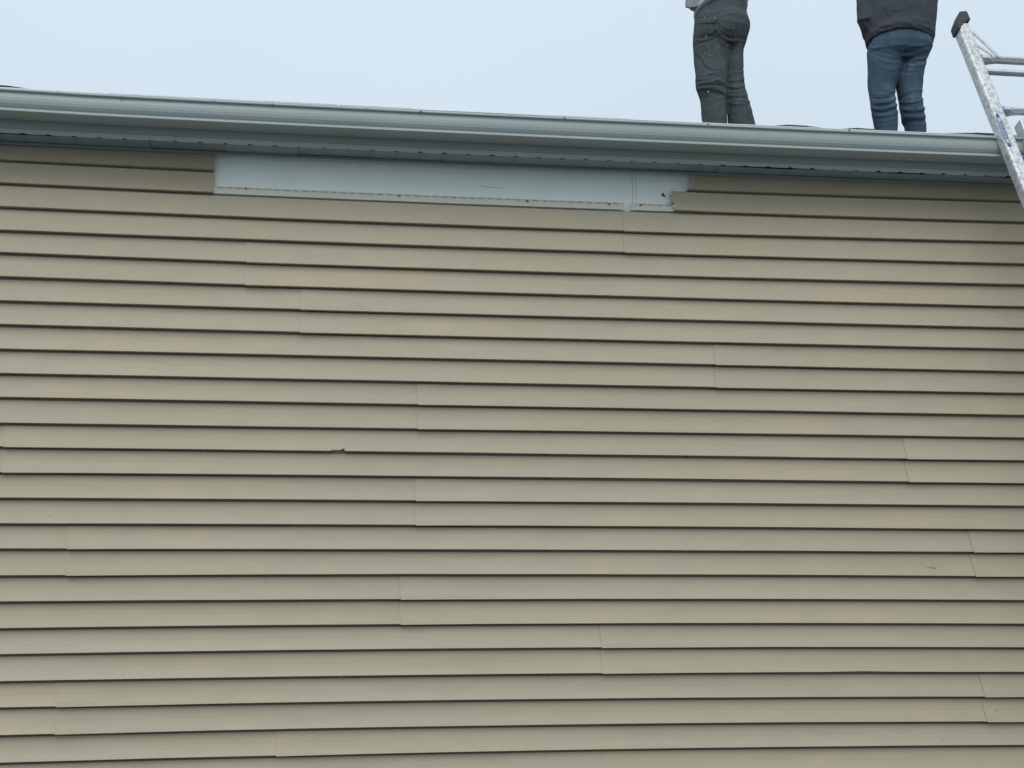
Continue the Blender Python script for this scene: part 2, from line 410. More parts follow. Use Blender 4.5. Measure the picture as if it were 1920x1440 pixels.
# dent and scuffs on the siding
def scuff(x, y, wpx, hpx, mt, name='scuff_mark', k=None):
    pts = []
    for i in range(10):
        a = i/10*2*math.pi; r = 1+.35*math.sin(a*3+x)
        pts.append((x+wpx/2*math.cos(a)*r, y+hpx/2*math.sin(a)*r))
    return pts
SC = mat('grime', (.27, .25, .185), .8)
def mark(x, y, wpx, hpx, k, mt=SC):
    pts = []
    for i in range(12):
        a = i/12*2*math.pi; r = 1+.35*math.sin(a*3+x)
        p = W(x+wpx/2*math.cos(a)*r, y+hpx/2*math.sin(a)*r, -.010)
        t = min(1, max(0, (line_z(k-1, p.x)-.0116-p.z)/(EXPO-.0146)))
        pts.append((p.x, -.0004-.0176*t**2-.0011-.0009, p.z))
    link('scuff_mark', mesh(pts, [tuple(range(12))]), mt, house)
mark(1746, 1063.5, 15, 2.2, 18); mark(1752, 1065, 8, 1.6, 18); mark(495, 1090, 3.2, 3, 19); mark(1400, 1240, 2.4, 2, 22); mark(1010, 905, 2.5, 1.6, 15)
mark(640, 1270, 2.6, 1.8, 22); mark(231, 1265, 2.6, 2, 22); mark(1320, 560, 3, 1.5, 7)

# ------------------------------------------------------------ eaves
ZS = lambda X: .004*noise.noise(Vector((X*.7, 9, 1)))
def sag(X):                    # gutter run hangs a little low between the ends of the view
    t = max(-1.6, min(3.4, X)); return -.011*(1-((t-1.4)/2.6)**2) + .006 + (.008 if X < -.9 else 0)*min(1, max(0, (-.9-X)/.8))
XS = list(np.arange(HX0-.3, HX1+.31, .1))
P_g = [(-.2540, 2.527), (-.2560, 2.5330), (-.2605, 2.5335), (-.2650, 2.5305), (-.2685, 2.5250), (-.2680, 2.5230), (-.2640, 2.5220), (-.2585, 2.5212), (-.2568, 2.5170),
       (-.2578, 2.508), (-.2586, 2.497), (-.2578, 2.485), (-.2548, 2.473), (-.2485, 2.4635), (-.2432, 2.4590), (-.2424, 2.4572), (-.2440, 2.4560), (-.2510, 2.4490), (-.2545, 2.4440), (-.2545, 2.4420), (-.2525, 2.4412), (-.2480, 2.4412),
       (-.2000, 2.4445), (-.1440, 2.4500), (-.1420, 2.4530), (-.1420, 2.520)]
v, f = extrude_x(P_g, XS, lambda x, y, z: (x, y+.0015*noise.noise(Vector((x*1.1, z*9, 4))), GZ+z+sag(x)))
gut = link('gutter', mesh(v, f), M['alu'], house)
gut['label'] = 'pale grey aluminium gutter run under the roof edge'
sm = gut.modifiers.new('thickness', 'SOLIDIFY'); sm.thickness = .0009; sm.offset = -1
for i, x in enumerate((-180, 110, 402, 688, 958, 1223, 1480, 1737, 1990)):
    yy = 160+x*.0505 if x < 960 else 213+(x-960)*.0433
    X = W(x, yy, -.26).x
    rows = []
    bmh = bmesh.new()
    pr = [(-.1425, 2.528), (-.18, 2.522), (-.225, 2.524), (-.256, 2.5305), (-.2610, 2.5345), (-.2662, 2.5310), (-.2696, 2.5250), (-.2685, 2.5225)]
    hv = []
    for s in (-.008, .008): hv.append([(X+s+(0 if q[0] > -.25 else s*-.4), q[0]-(.0008 if q[0] < -.25 else 0), GZ+q[1]+sag(X)+(.0022 if q[0] < -.25 else 0)) for q in pr])
    v, f = grid(hv); bmh.free()
    ho = link('gutter_hanger', mesh(v, f), M['alu'], gut)
    s2 = ho.modifiers.new('t', 'SOLIDIFY'); s2.thickness = .0016
    bm = bmesh.new(); bmesh.ops.create_cone(bm, cap_ends=True, segments=8, radius1=.0046, radius2=.0038, depth=.005)
    me = bpy.data.meshes.new('screw'); bm.to_mesh(me); bm.free(); me.materials.append(M['nail'])
    sc = bpy.data.objects.new('screw', me); C.objects.link(sc); sc.parent = ho
    sc.matrix_parent_inverse = house.matrix_basis.inverted() @ Matrix.Identity(4)
    sc.rotation_euler = (math.pi/2, 0, 0); sc.location = (X+.001, -.2690, GZ+2.5268+sag(X))
    sc.matrix_parent_inverse = Matrix.Translation(-house.location)
# fascia with a proud lower hem, nicked where the soffit grooves meet it
fx = sorted(set([round(x, 4) for x in np.arange(HX0-.3, HX1+.3, .05)] + [round(HX0-.3+i*.1025+d, 4) for i in range(int((HX1-HX0+.6)/.1025)) for d in (-.006, 0, .006)]))
G0 = W(606, 273, -.135).x; G0 = G0-math.floor((G0-HX0+.3)/.1025)*.1025
fx = list(np.arange(HX0-.3, HX1+.3, .0512)) + [G0+i*.1025+d for i in range(int((HX1-G0)/.1025)) for d in (-.0075, -.003, .0005, .003)]
fx = sorted(fx)
def nick(x):
    r = (x-G0) % .1025; r = min(r, .1025-r); 
    return (.0035+.0045*abs(noise.noise(Vector((x*3, 7, 7))))) if r < .0045 else 0
def lens(x):                   # stretches where the soffit has dropped out of the hem
    t = (x*1.25+.3*math.sin(x*2.3)+.1) % 1.0
    return .0048*max(0, math.sin(math.pi*min(1, t/.7)))*(1 if (1.5 < x) or x < -.75 else (.15 if .2 < x else 0))
P_f = [(-.1375, 2.53, 0), (-.1375, 2.4175, 0), (-.1405, 2.4160, 0), (-.1425, 2.4135, 0), (-.1415, 2.4090, 0), (-.1395, 2.3935, 1), (-.136, 2.3935, 1), (-.136, 2.41, 0)]
rows = []
for (y, z, b) in P_f:
    rows.append([(x, y, GZ+z+sag(x)*.6+(b*(nick(x)+lens(x)*.35) if b else 0)) for x in fx])
v, f = grid(rows); fas = link('fascia', mesh(v, f), M['alu'], house)
fas['label'] = 'pale aluminium fascia below the gutter'
# soffit panels, each three boards wide with V grooves
nS = int((HX1-G0)/.3075)+1
for i in range(-1, nS):
    a = G0+i*.3075
    if a < HX0-.3 or a > HX1+.2: continue
    dz = random.uniform(-.001, .0015); xs = []; zs = []
    for j in range(3):
        o = a+j*.1025
        for d, h in ((-.0035, 0), (-.0008, .0016), (.0008, .0016), (.0035, 0), (.035, -.0003), (.068, -.0003)):
            xs.append(o+d); zs.append(h)
    xs.append(a+.3075-.0046); zs.append(0)
    rows = []
    for y, z in ((-.1358, 2.3995), (-.07, 2.4025), (.0, 2.4075)):
        rows.append([(x, y+(.013*lens(x)/.0048+.0110+(.005 if nick(x) else 0) if y < -.13 else 0)+(.004*noise.noise(Vector((x*6, 1, 1))) if y < -.13 else 0), GZ+z+h+dz+sag(x)*.6) for x, h in zip(xs, zs)])
    v, f = grid(rows); so_ = link('soffit_panel', mesh(v, f), M['soffit'], house)
    sm = so_.modifiers.new('thickness', 'SOLIDIFY'); sm.thickness = .0012; sm.offset = 1
# channel that holds the soffit to the wall
P_j = [(-.0010, 2.430), (-.0250, 2.4045), (-.0262, 2.4030), (-.0262, 2.3935), (-.0250, 2.3915), (-.0235, 2.3920), (-.0235, 2.402), (-.008, 2.404)]
P_j = [(-.006, 2.4065), (-.0262, 2.4040), (-.0270, 2.4025), (-.0270, 2.3925), (-.0262, 2.3915), (-.0245, 2.3920), (-.0240, 2.4005), (-.002, 2.4020)]
v, f = extrude_x(P_j, XS, lambda x, y, z: (x, y, GZ+z+sag(x)*.6)); link('soffit_channel', mesh(v, f), M['soffit'], house)
# drip edge and roof
v, f = extrude_x([(-.10, 2.6045), (-.158, 2.5850), (-.1625, 2.5835), (-.1635, 2.580), (-.160, 2.578), (-.1580, 2.53)], XS, lambda x, y, z: (x, y, GZ+z+sag(x)*.8+.0012*noise.noise(Vector((x*2, 3, 3)))))
link('drip_edge', mesh(v, f), M['drip'], house)
TP = math.tan(math.radians(18.4)); RZ = GZ+2.5865
def roof_z(y): return RZ+(y+.158)*TP
v, f = [], []
box_r = [(HX0-.3, -.12), (HX1+.3, -.12), (HX1+.3, 5.2), (HX0-.3, 5.2)]
v = [(x, y, roof_z(y)-.006) for x, y in box_r]+[(x, y, roof_z(y)-.03) for x, y in box_r]+[(HX0-.3, 10.5, roof_z(-.15)-.03), (HX1+.3, 10.5, roof_z(-.15)-.03)]
f = [(0, 1, 2, 3), (4, 7, 6, 5), (0, 4, 5, 1), (0, 3, 7, 4), (1, 5, 6, 2), (3, 2, 9, 8)]
link('roof_deck', mesh(v, f), M['shingle'], house)
peek = [(0-60, 40), (1450, 1530), (1592, 1645), (1785, 1900)]
def course_of_shingles(ci, y0):
    x = HX0-.3-random.random()*.3
    while x < HX1+.3:
        wd = .32; pxx = PX(Vector((x+wd/2, y0, roof_z(y0))))[0]
        hi = 0
        if ci == 0:
            hi = random.uniform(-.0015, .0005)
        zz = [(y0, .0012), (y0+.14, .0032), (y0+.30, .001)] if ci == 0 else [(y0, .007), (y0+.14, .004), (y0+.30, .001)]
        rows = []
        for (yy, t) in zz:
            row = []
            for u in (0.004, .08, .16, .24, wd-.004):
                X = x+u; px = PX(Vector((X, y0, roof_z(y0))))[0]; up = 0
                if ci == 0 and yy == y0:
                    for p0, p1 in peek:
                        if p0 < px < p1: up = .0085*math.sin(math.pi*min(1, max(0, (px-p0)/(p1-p0))))**.5
                row.append((X, yy, roof_z(yy)+t+hi+up+(sag(X)*.8*max(0, 1-(yy-y0)/.3)-.0006 if ci == 0 else 0)))
            rows.append(row)
        me_v, me_f = grid(rows)
        sh = link('shingle', mesh(me_v, me_f), M['shingle'], house)
        s_ = sh.modifiers.new('t', 'SOLIDIFY'); s_.thickness = .003; s_.offset = 1
        x += wd
for ci in range(4): course_of_shingles(ci, -.125+ci*.142)
V = []; Fc = []
for ci in range(4, 37):
    y0 = -.15+ci*.142; x = HX0-.3-(ci % 2)*.16
    while x < HX1+.3:
        q, fq = box_vf((x+.003, 0, 0), (x+.317, .15, .005)); o = len(V)
        V += [(a, y0+b, roof_z(y0+b)+.001+c*(1-b/.2)) for a, b, c in q]; Fc += [tuple(i+o for i in p) for p in fq]; x += .32
sr = link('shingle_courses', mesh(V, Fc), M['shingle'], house); sr['kind'] = 'stuff'
# closed gable ends
for X in (HX0, HX1):
    pass

# ------------------------------------------------------------ people
def tube(rings, n=20, cap=True):
    """rings: (centre, rx, ry, [dir axis]) horizontal ellipses unless a normal is given"""
    V = []; Fc = []
    for r in rings:
        c, rx, ry = Vector(r[0]), r[1], r[2]
        nrm = Vector(r[3]).normalized() if len(r) > 3 else Vector((0, 0, 1))
        a = Vector((1, 0, 0)) if abs(nrm.x) < .9 else Vector((0, 1, 0))
        u = (a-nrm*a.dot(nrm)).normalized(); vv = nrm.cross(u)
        V += [tuple(c+u*rx*math.cos(t)+vv*ry*math.sin(t)) for t in [2*math.pi*i/n for i in range(n)]]
    for i in range(len(rings)-1):
        for j in range(n):
            Fc.append((i*n+j, i*n+(j+1) % n, (i+1)*n+(j+1) % n, (i+1)*n+j))
    Fc.append(tuple(reversed(range(n)))); Fc.append(tuple(range((len(rings)-1)*n, len(rings)*n)))
    return V, Fc
def limb(pts):                 # (point, radius) chain with rounded ends
    R = []
    P = [Vector(p) for p, r in pts]; rr = [r for p, r in pts]
    def d(i):
        a = P[max(0, i-1)]; b = P[min(len(P)-1, i+1)]; return (b-a).normalized()
    R.append((P[0]-d(0)*rr[0]*.8, rr[0]*.5, rr[0]*.5, d(0)))
    for i in range(len(P)): R.append((P[i], rr[i], rr[i], d(i)))
    R.append((P[-1]+d(len(P)-1)*rr[-1]*.8, rr[-1]*.5, rr[-1]*.5, d(len(P)-1)))
    # bisect long segments for a round taper
    return tube(R, 16)
def ball(c, r, s=(1, 1, 1), n=16):
    R = []
    for i in range(1, n):
        a = math.pi*i/n
        R.append((Vector(c)+Vector((0, 0, -math.cos(a)*r*s[2])), math.sin(a)*r*s[0], math.sin(a)*r*s[1]))
    return tube(R, 20)
def union(name, parts, voxel, mt, smooth_it=2, disp=None):
    V = []; Fc = []
    for v, f in parts:
        o = len(V); V += [tuple(p) for p in v]; Fc += [tuple(i+o for i in q) for q in f]
    me = mesh(V, Fc, name)
    bm = bmesh.new(); bm.from_mesh(me); bmesh.ops.recalc_face_normals(bm, faces=bm.faces[:]); bm.to_mesh(me); bm.free()
    tmp = bpy.data.objects.new('tmp', me); C.objects.link(tmp)
    md = tmp.modifiers.new('r', 'REMESH'); md.mode = 'VOXEL'; md.voxel_size = voxel
    if smooth_it:
        ms = tmp.modifiers.new('s', 'SMOOTH'); ms.iterations = smooth_it; ms.factor = .5
    dg = bpy.context.evaluated_depsgraph_get(); ev = tmp.evaluated_get(dg)
    new = bpy.data.meshes.new_from_object(ev); bpy.data.objects.remove(tmp); new.materials.clear()
    if disp:
        ns = [Vector(v.normal) for v in new.vertices]
        for v, n in zip(new.vertices, ns): v.co = v.co + n*disp(v.co, n)
        new.update()
    o = link(name, new, mt, None, True)
    return o
def attach(o, parent):
    o.parent = parent; o.matrix_parent_inverse = parent.matrix_basis.inverted(); return o
def fold_disp(folds, noise_amp=.0035, seed=0, amp=.44, off=.003):
    folds = [(a, b, c_, d_, e_, f_, g_*.8) for a, b, c_, d_, e_, f_, g_ in folds]
    """cloth folds: each (x0,y0,x1,y1,sag_px,amp_m,width_px) is a ridge (or valley) laid over the cloth"""
    def fn(co, n):
        x, y = PX(co); d = 0
        facing = max(0, min(1, .35-n.y))
        for (x0, y0, x1, y1, s, a, wd) in folds:
            L = math.hypot(x1-x0, y1-y0); ux, uy = (x1-x0)/L, (y1-y0)/L
            t = ((x-x0)*ux+(y-y0)*uy)/L
            if t < -.25 or t > 1.25: continue
            k = -(x-x0)*uy+(y-y0)*ux - s*4*t*(1-t)
            if abs(k) > wd*3: continue
            fade = 1 if 0 <= t <= 1 else max(0, 1-abs(t-.5)*4+2)
            e = k/wd
            d += amp*a*(math.exp(-e*e)-.55*math.exp(-(e-1.6)**2))*fade*facing*(.75+.9*noise.noise(Vector((x*.06, y*.09, a*300))))
        q = Vector((co.x*8, co.y*8, co.z*10+seed))
        d += noise_amp*(noise.noise(q)+.6*noise.noise(q*2.1))
        return d-off
    return fn
def leg_rings(rows, d, ys, ry):
    """rows: (y, xl, xr); d depth plane; ys offsets of centre in depth, ry depth radii"""
    R = []
    for (y, xl, xr), oy, r in zip(rows, ys, ry):
        a, b = W(xl, y, d), W(xr, y, d)
        R.append(((a.x*.5+b.x*.5, a.y+oy, (a.z+b.z)/2), (b.x-a.x)/2, r))
    return R
def build_person(d, legs, pelvis, torso_rows, arms, folds, tfolds, mats, label, seed, facing, hidden_len, rib):
    mt_tr, mt_top, mt_rib = mats
    # trousers
    trousers = union('trousers', [tube(r) for r in legs]+[tube(pelvis)], .005, mt_tr, 2, fold_disp(folds, .003, seed))
    top = union('jacket' if rib is None else 'sweatshirt', [tube(torso_rows)]+[limb(a) for a in arms], .0075, mt_top, 3, fold_disp(tfolds, .0045, seed+5))
    # body under the clothes, from the same joints
    parts = []
    neck = Vector(torso_rows[-1][0])
    hd = neck+Vector((facing.x*.03, facing.y*.03, .19))
    parts.append(limb([(neck-Vector((0, 0, .08)), .062), (neck+Vector((facing.x*.012, facing.y*.012, .07)), .057), (hd-Vector((0, 0, .05)), .06)]))
    parts.append(ball(hd, .098, (.80, 1.0, 1.22)))
    parts.append(ball(hd+facing*.045-Vector((0, 0, .055)), .062, (.85, .9, 1.05)))
    side = Vector((-facing.y, facing.x, 0))
    parts.append(limb([(hd+facing*.092+Vector((0, 0, .005)), .009), (hd+facing*.112-Vector((0, 0, .03)), .014)]))           # nose
    for s in (-1, 1):
        parts.append(ball(hd+side*s*.079-Vector((0, 0, .012)), .03, (.42, .7, 1.05), 10))                                # ears
        parts.append(ball(hd+side*s*.032+facing*.083+Vector((0, 0, .012)), .015, (1, .6, .6), 8))                           # brow over the eye
    parts.append(limb([(hd+facing*.094-Vector((0, 0, .062))-side*.02, .008), (hd+facing*.098-Vector((0, 0, .062)), .009), (hd+facing*.094-Vector((0, 0, .062))+side*.02, .008)]))
    # trunk and legs inside the clothes
    parts.append(tube([(r[0], r[1]*.78, r[2]*.78) for r in torso_rows]))
    parts.append(tube([(r[0], r[1]*.74, r[2]*.74) for r in pelvis[1:]]))
    for lg in legs: parts.append(tube([(r[0], r[1]*.66, r[2]*.66) for r in lg]))
    for a in arms:
        parts.append(limb([(p, r*.66) for p, r in a]))
        wr = Vector(a[-1][0]); dr = (wr-Vector(a[-2][0])).normalized(); sp = dr.cross(Vector((0, 0, 1))).normalized(); up = sp.cross(dr)
        palm = wr+dr*.075
        parts.append(tube([(wr+dr*.01, .028, .022, dr), (wr+dr*.04, .036, .018, dr), (palm, .043, .017, dr), (wr+dr*.1, .040, .015, dr)], 14))
        for q, ln in ((-.032, .06), (-.011, .072), (.010, .068), (.030, .052)):
            b0 = wr+dr*.095+sp*q
            parts.append(limb([(b0, .0095), (b0+dr*ln*.5-up*.008, .009), (b0+dr*ln*.85-up*.03, .0078)]))
        tb = wr+dr*.035+sp*.03
        parts.append(limb([(tb, .012), (tb+dr*.03+sp*.022-up*.008, .011), (tb+dr*.058+sp*.025-up*.018, .009)]))
    body = union('person', parts, .008, M['skin'], 1)
    tag(body, label, 'person')
    attach(trousers, body); attach(top, body)
    # hair
    hv = [ball(hd+Vector((0, 0, .022))-facing*.012, .106, (.82, .98, 1.08))]
    h = union('hair', hv, .009, M['hair'], 1, lambda co, n: .004*noise.noise(co*60) - (.03 if (co-hd).dot(facing) > .055 and co.z < hd.z+.06 else 0)); attach(h, body)
    # eyes and mouth line
    for s in (-1, 1):
        v_, f_ = ball(hd+side*s*.032+facing*.085-Vector((0, 0, .004)), .0115, (1, 1, 1), 10)
        attach(link('eye', mesh(v_, f_), M['stickw'], None, True), body)
    # boots on the roof slope
    for lg in legs:
        b = Vector(lg[0][0]); z0 = roof_z(b.y)+.012
        parts = [tube([((b.x, b.y, z0+.05), .052, .06), ((b.x, b.y, z0+.22), .056, .062)]),
                 limb([(Vector((b.x, b.y, z0+.045))-facing*.05, .042), (Vector((b.x, b.y, z0+.05))+facing*.06, .046), (Vector((b.x, b.y, z0+.045+.05*TP))+facing*.15, .038)])]
        bt = union('boot', parts, .008, M['boot'], 2); attach(bt, body)
        so2 = box_vf((-.05, -.10, 0), (.05, .20, .02)); ang = math.atan2(facing.y, facing.x)-math.pi/2
        vv = [(b.x+x*math.cos(ang)-y*math.sin(ang), b.y+x*math.sin(ang)+y*math.cos(ang), z) for x, y, z in so2[0]]
        vv = [(x, y, roof_z(y)+.004+z) for x, y, z in vv]
        so_b = link('sole', mesh(vv, so2[1]), M['rubber']); attach(so_b, bt)
    return body, trousers, top

def down(rows_last, extra):    # carry a trouser leg on down to the boot, hidden behind the eaves
    return rows_last

# --- person in work trousers
D1 = 2.05
rowsL = [(232, 1317, 1363.5), (212, 1315, 1363), (190, 1313, 1363), (178, 1308, 1362.5), (168, 1303.5, 1362), (155, 1301.5, 1362), (140, 1302.5, 1364), (120, 1301, 1368), (100, 1300, 1371), (84, 1299, 1372), (70, 1299, 1374), (55, 1301, 1372)]
LL = leg_rings(rowsL, D1, [0, 0, .0, -.01, -.02, -.02, -.01, 0, 0, 0, 0, 0], [.082, .084, .084, .09, .095, .092, .095, .10, .105, .11, .115, .12])
rowsR = [(235, 1367, 1419), (222, 1366, 1415.5), (205, 1365, 1411), (190, 1363, 1406), (175, 1361, 1402), (160, 1360, 1398.5), (140, 1360, 1397), (120, 1359, 1396.5), (100, 1358, 1395.5), (85, 1352, 1396), (72, 1346, 1401), (58, 1344, 1404)]
RR = leg_rings(rowsR, D1, [.02, .02, .02, .02, .02, .03, .03, .03, .03, .02, 0, 0], [.082, .084, .084, .088, .09, .09, .09, .095, .10, .105, .115, .12])
def extend(R, drift=(0, 0)):
    c = Vector(R[0][0]); z = roof_z(c.y)+.07; n = 4
    ex_ = [((c.x+drift[0]*(1-i/n), c.y+drift[1]*(1-i/n), z+(c.z-z)*i/n), R[0][1]*(.97+.03*i/n), R[0][2]) for i in range(n)]
    return ex_+R
LL = extend(LL, (.005, 0)); RR = extend(RR, (.05, 0))
def ring(y, xl, xr, d, oy, ry):
    a, b = W(xl, y, d), W(xr, y, d); return ((a.x+b.x)/2, a.y+oy, (a.z+b.z)/2), (b.x-a.x)/2, ry
pel1 = [ring(92, 1303, 1394, D1, 0, .10), ring(76, 1299, 1400, D1, -.005, .135), ring(60, 1299.5, 1404.5, D1, -.01, .15), ring(45, 1301, 1405, D1, -.01, .15), ring(30, 1303, 1401.5, D1, 0, .135), ring(10, 1307, 1398, D1, 0, .125), ring(-15, 1310, 1396, D1, 0, .12)]
tor1 = [ring(20, 1301.5, 1402, D1, 0, .160)+((-.22, .42, 1),), ring(4, 1300, 1404, D1, 0, .158)+((-.1, .25, 1),), ring(-10, 1298, 1407, D1, 0, .155), ring(-45, 1293, 1410, D1, .0, .15), ring(-80, 1289, 1414, D1, .0, .145), ring(-112, 1290, 1414, D1, 0, .13), ring(-130, 1305, 1400, D1, .0, .10), ring(-142, 1330, 1376, D1, .01, .065)]
def A3(x, y, d): return W(x, y, d)
f1 = Vector((-.45, .89, 0)).normalized()
arms1 = [[(A3(1299, -105, D1), .062), (A3(1296, -50, D1-.02), .054), (A3(1297, 12, D1-.03), .044), (A3(1303, 12, D1+.11), .040), (A3(1322, 0, D1+.26), .034)],
         [(A3(1406, -105, D1), .062), (A3(1410, -60, D1+.02), .054), (A3(1404, -8, D1+.06), .042), (A3(1390, -12, D1+.18), .040), (A3(1372, -16, D1+.30), .034)]]
f_work = [(1306, 72, 1345, 62, 3, -.010, 3), (1312, 75, 1350, 60, 4, .010, 4), (1302, 88, 1335, 74, -2, -.007, 3), (1318, 55, 1345, 57, -4, .009, 3.5), (1330, 33, 1372, 20, -2, -.008, 3), (1318, 22, 1322, 34, 0, -.008, 3),
          (1345, 35, 1372, 55, 6, .009, 4), (1350, 58, 1372, 72, 2, -.012, 3.5), (1350, 60, 1370, 88, 8, .009, 4), (1374, 72, 1398, 76, -2, -.010, 3), (1372, 84, 1396, 88, -2, .007, 3), (1372, 40, 1378, 70, -5, -.010, 3.5),
          (1305, 100, 1320, 118, -3, .008, 4), (1318, 112, 1350, 130, 6, .009, 4), (1316, 120, 1345, 132, 5, -.009, 3), (1308, 128, 1322, 112, 2, -.008, 3), (1310, 140, 1340, 134, 3, .010, 3.5), (1306, 152, 1350, 142, 3, -.010, 3), (1308, 150, 1358, 155, -5, .010, 3.5),
          (1315, 160, 1360, 164, -3, -.009, 3), (1306, 168, 1355, 172, -4, .011, 3.5), (1308, 176, 1345, 178, -3, -.010, 3), (1318, 186, 1360, 182, 2, .006, 3), (1330, 232, 1350, 196, -2, .006, 4), (1320, 196, 1325, 225, 2, -.005, 4),
          (1366, 128, 1395, 130, 4, -.006, 3), (1366, 124, 1394, 134, 5, .007, 4), (1366, 150, 1398, 146, 3, .007, 3.5), (1366, 162, 1402, 158, 3, .009, 3), (1366, 168, 1402, 172, -2, -.008, 3), (1366, 178, 1404, 176, 3, .008, 3), (1368, 186, 1406, 186, -3, -.008, 3), (1368, 194, 1408, 190, 3, .007, 3.2), (1374, 210, 1412, 206, 2, .004, 4)]
f_sw = [(1300, -20, 1400, -30, 5, .008, 7), (1292, 20, 1300, -10, 2, .008, 4)]
p1, tr1, top1 = build_person(D1, [LL, RR], pel1, tor1, arms1, f_work, f_sw, (M['work'], M['sweat'], M['sweatrib']),
    'person in light grey sweatshirt and dark work trousers standing on the roof', 3, f1, 0, True)
# ribbed hem of the sweatshirt
r0 = tor1[0]; n0 = Vector(r0[3]).normalized(); c0 = Vector(r0[0])
hv, hf = tube([(c0-n0*.010, r0[1]*.985-.002, r0[2]-.001, n0), (c0-n0*.004, r0[1]+.003, r0[2]+.004, n0), (c0+n0*.014, r0[1]+.003, r0[2]+.004, n0), (c0+n0*.020, r0[1]-.004, r0[2]-.004, n0)], 40)
attach(link('sweatshirt_hem', mesh(hv, hf), M['sweatrib'], None, True), top1)
# cargo pocket and paint spots on the trousers
def patch_on(obj, pts, thick, mt, name, parent, seg=6):
    """a raised cloth patch laid on an object's surface: pts photograph pixels of a quad"""
    bpy.context.view_layer.update()
    rows = []
    for i in range(seg+1):
        row = []
        for j in range(seg+1):
            u, q = i/seg, j/seg
            x = (pts[0][0]*(1-q)+pts[1][0]*q)*(1-u)+(pts[3][0]*(1-q)+pts[2][0]*q)*u
            y = (pts[0][1]*(1-q)+pts[1][1]*q)*(1-u)+(pts[3][1]*(1-q)+pts[2][1]*q)*u
            r = ray(x, y).normalized(); inv = obj.matrix_world.inverted()
            hit, loc, n, _ = obj.ray_cast(inv @ CAM, inv.to_3x3() @ r)
            edge = 1 if (0 < i < seg and 0 < j < seg) else .25
            if not hit: return None
            row.append(tuple(obj.matrix_world @ loc - r*thick*edge))
        rows.append(row)
    v, f = grid(rows); return attach(link(name, mesh(v, f), mt, None, True), parent)
patch_on(tr1, [(1305, 42), (1339, 40), (1342, 66), (1304, 72)], .010, M['work'], 'cargo_pocket', tr1)
patch_on(tr1, [(1305, 36), (1341, 34), (1342, 44), (1304, 47)], .014, M['work'], 'pocket_flap', tr1)
for x, y, r in ((1323.5, 67.5, 1.6), (1341.5, 34, 1.1), (1330.5, 104, .8), (1321, 33, .8), (1328, 172, 1.6)):
    patch_on(tr1, [(x-r, y-r), (x+r, y-r*.8), (x+r*.9, y+r), (x-r*.8, y+r)], .011 if y > 40 else .015, M['paint'], 'paint_spot', tr1, 2)

# --- person in jeans
D2 = 2.25
rowsL = [(246, 1645, 1684), (228, 1639, 1684), (214, 1634.5, 1683), (203, 1632, 1679.5), (190, 1630.5, 1676), (178, 1629, 1677), (165, 1628, 1678), (150, 1627.5, 1683), (130, 1627, 1691), (115, 1627, 1694), (100, 1627, 1697), (86, 1628, 1699)]
L2 = leg_rings(rowsL, D2, [.02, .01, 0, -.01, -.015, -.01, 0, 0, 0, 0, 0, 0], [.078, .08, .08, .086, .09, .09, .092, .098, .105, .11, .12, .125])
rowsR = [(248, 1703, 1742.5), (231, 1701, 1740.5), (223, 1694, 1738.5), (208, 1691.5, 1735), (195, 1689, 1732.5), (183, 1687.5, 1730), (165, 1684, 1730.5), (150, 1680, 1732), (135, 1681, 1734), (120, 1683, 1736.5), (105, 1682, 1740), (90, 1680, 1745)]
R2 = leg_rings(rowsR, D2, [.05, .04, .03, .02, .02, .02, .02, .02, .02, .02, .01, 0], [.078, .08, .084, .088, .09, .09, .092, .098, .105, .11, .12, .125])
L2 = extend(L2, (.02, 0)); R2 = extend(R2, (.01, 0))
pel2 = [ring(118, 1630, 1735, D2, 0, .10), ring(104, 1627, 1740, D2, -.01, .14), ring(90, 1627.5, 1746, D2, -.01, .15), ring(74, 1630, 1746, D2, -.005, .145), ring(55, 1632, 1743, D2, 0, .13), ring(20, 1635, 1740, D2, 0, .12)]
tor2 = [ring(85, 1626, 1748, D2, 0, .168)+((0, .26, 1),), ring(74, 1623, 1750.5, D2, -.005, .175)+((0, .16, 1),), ring(55, 1620, 1752, D2, 0, .17), ring(20, 1616, 1755, D2, 0, .17), ring(-15, 1612, 1759, D2, 0, .165), ring(-45, 1612, 1760, D2, 0, .155), ring(-75, 1618, 1756, D2, 0, .135), ring(-92, 1650, 1725, D2, 0, .09), ring(-104, 1666, 1710, D2, .01, .068)]
f2 = Vector((-.3, .95, 0)).normalized()
arms2 = [[(A3(1625, -70, D2), .068), (A3(1622, -20, D2-.01), .060), (A3(1622, 40, D2-.03), .056), (A3(1628, 66, D2+.0), .044), (A3(1640, 62, D2+.14), .042), (A3(1655, 50, D2+.27), .035)],
         [(A3(1748, -70, D2), .068), (A3(1748, -20, D2+.01), .058), (A3(1741, 20, D2+.03), .050), (A3(1732, 22, D2+.14), .043), (A3(1715, 16, D2+.28), .035)]]
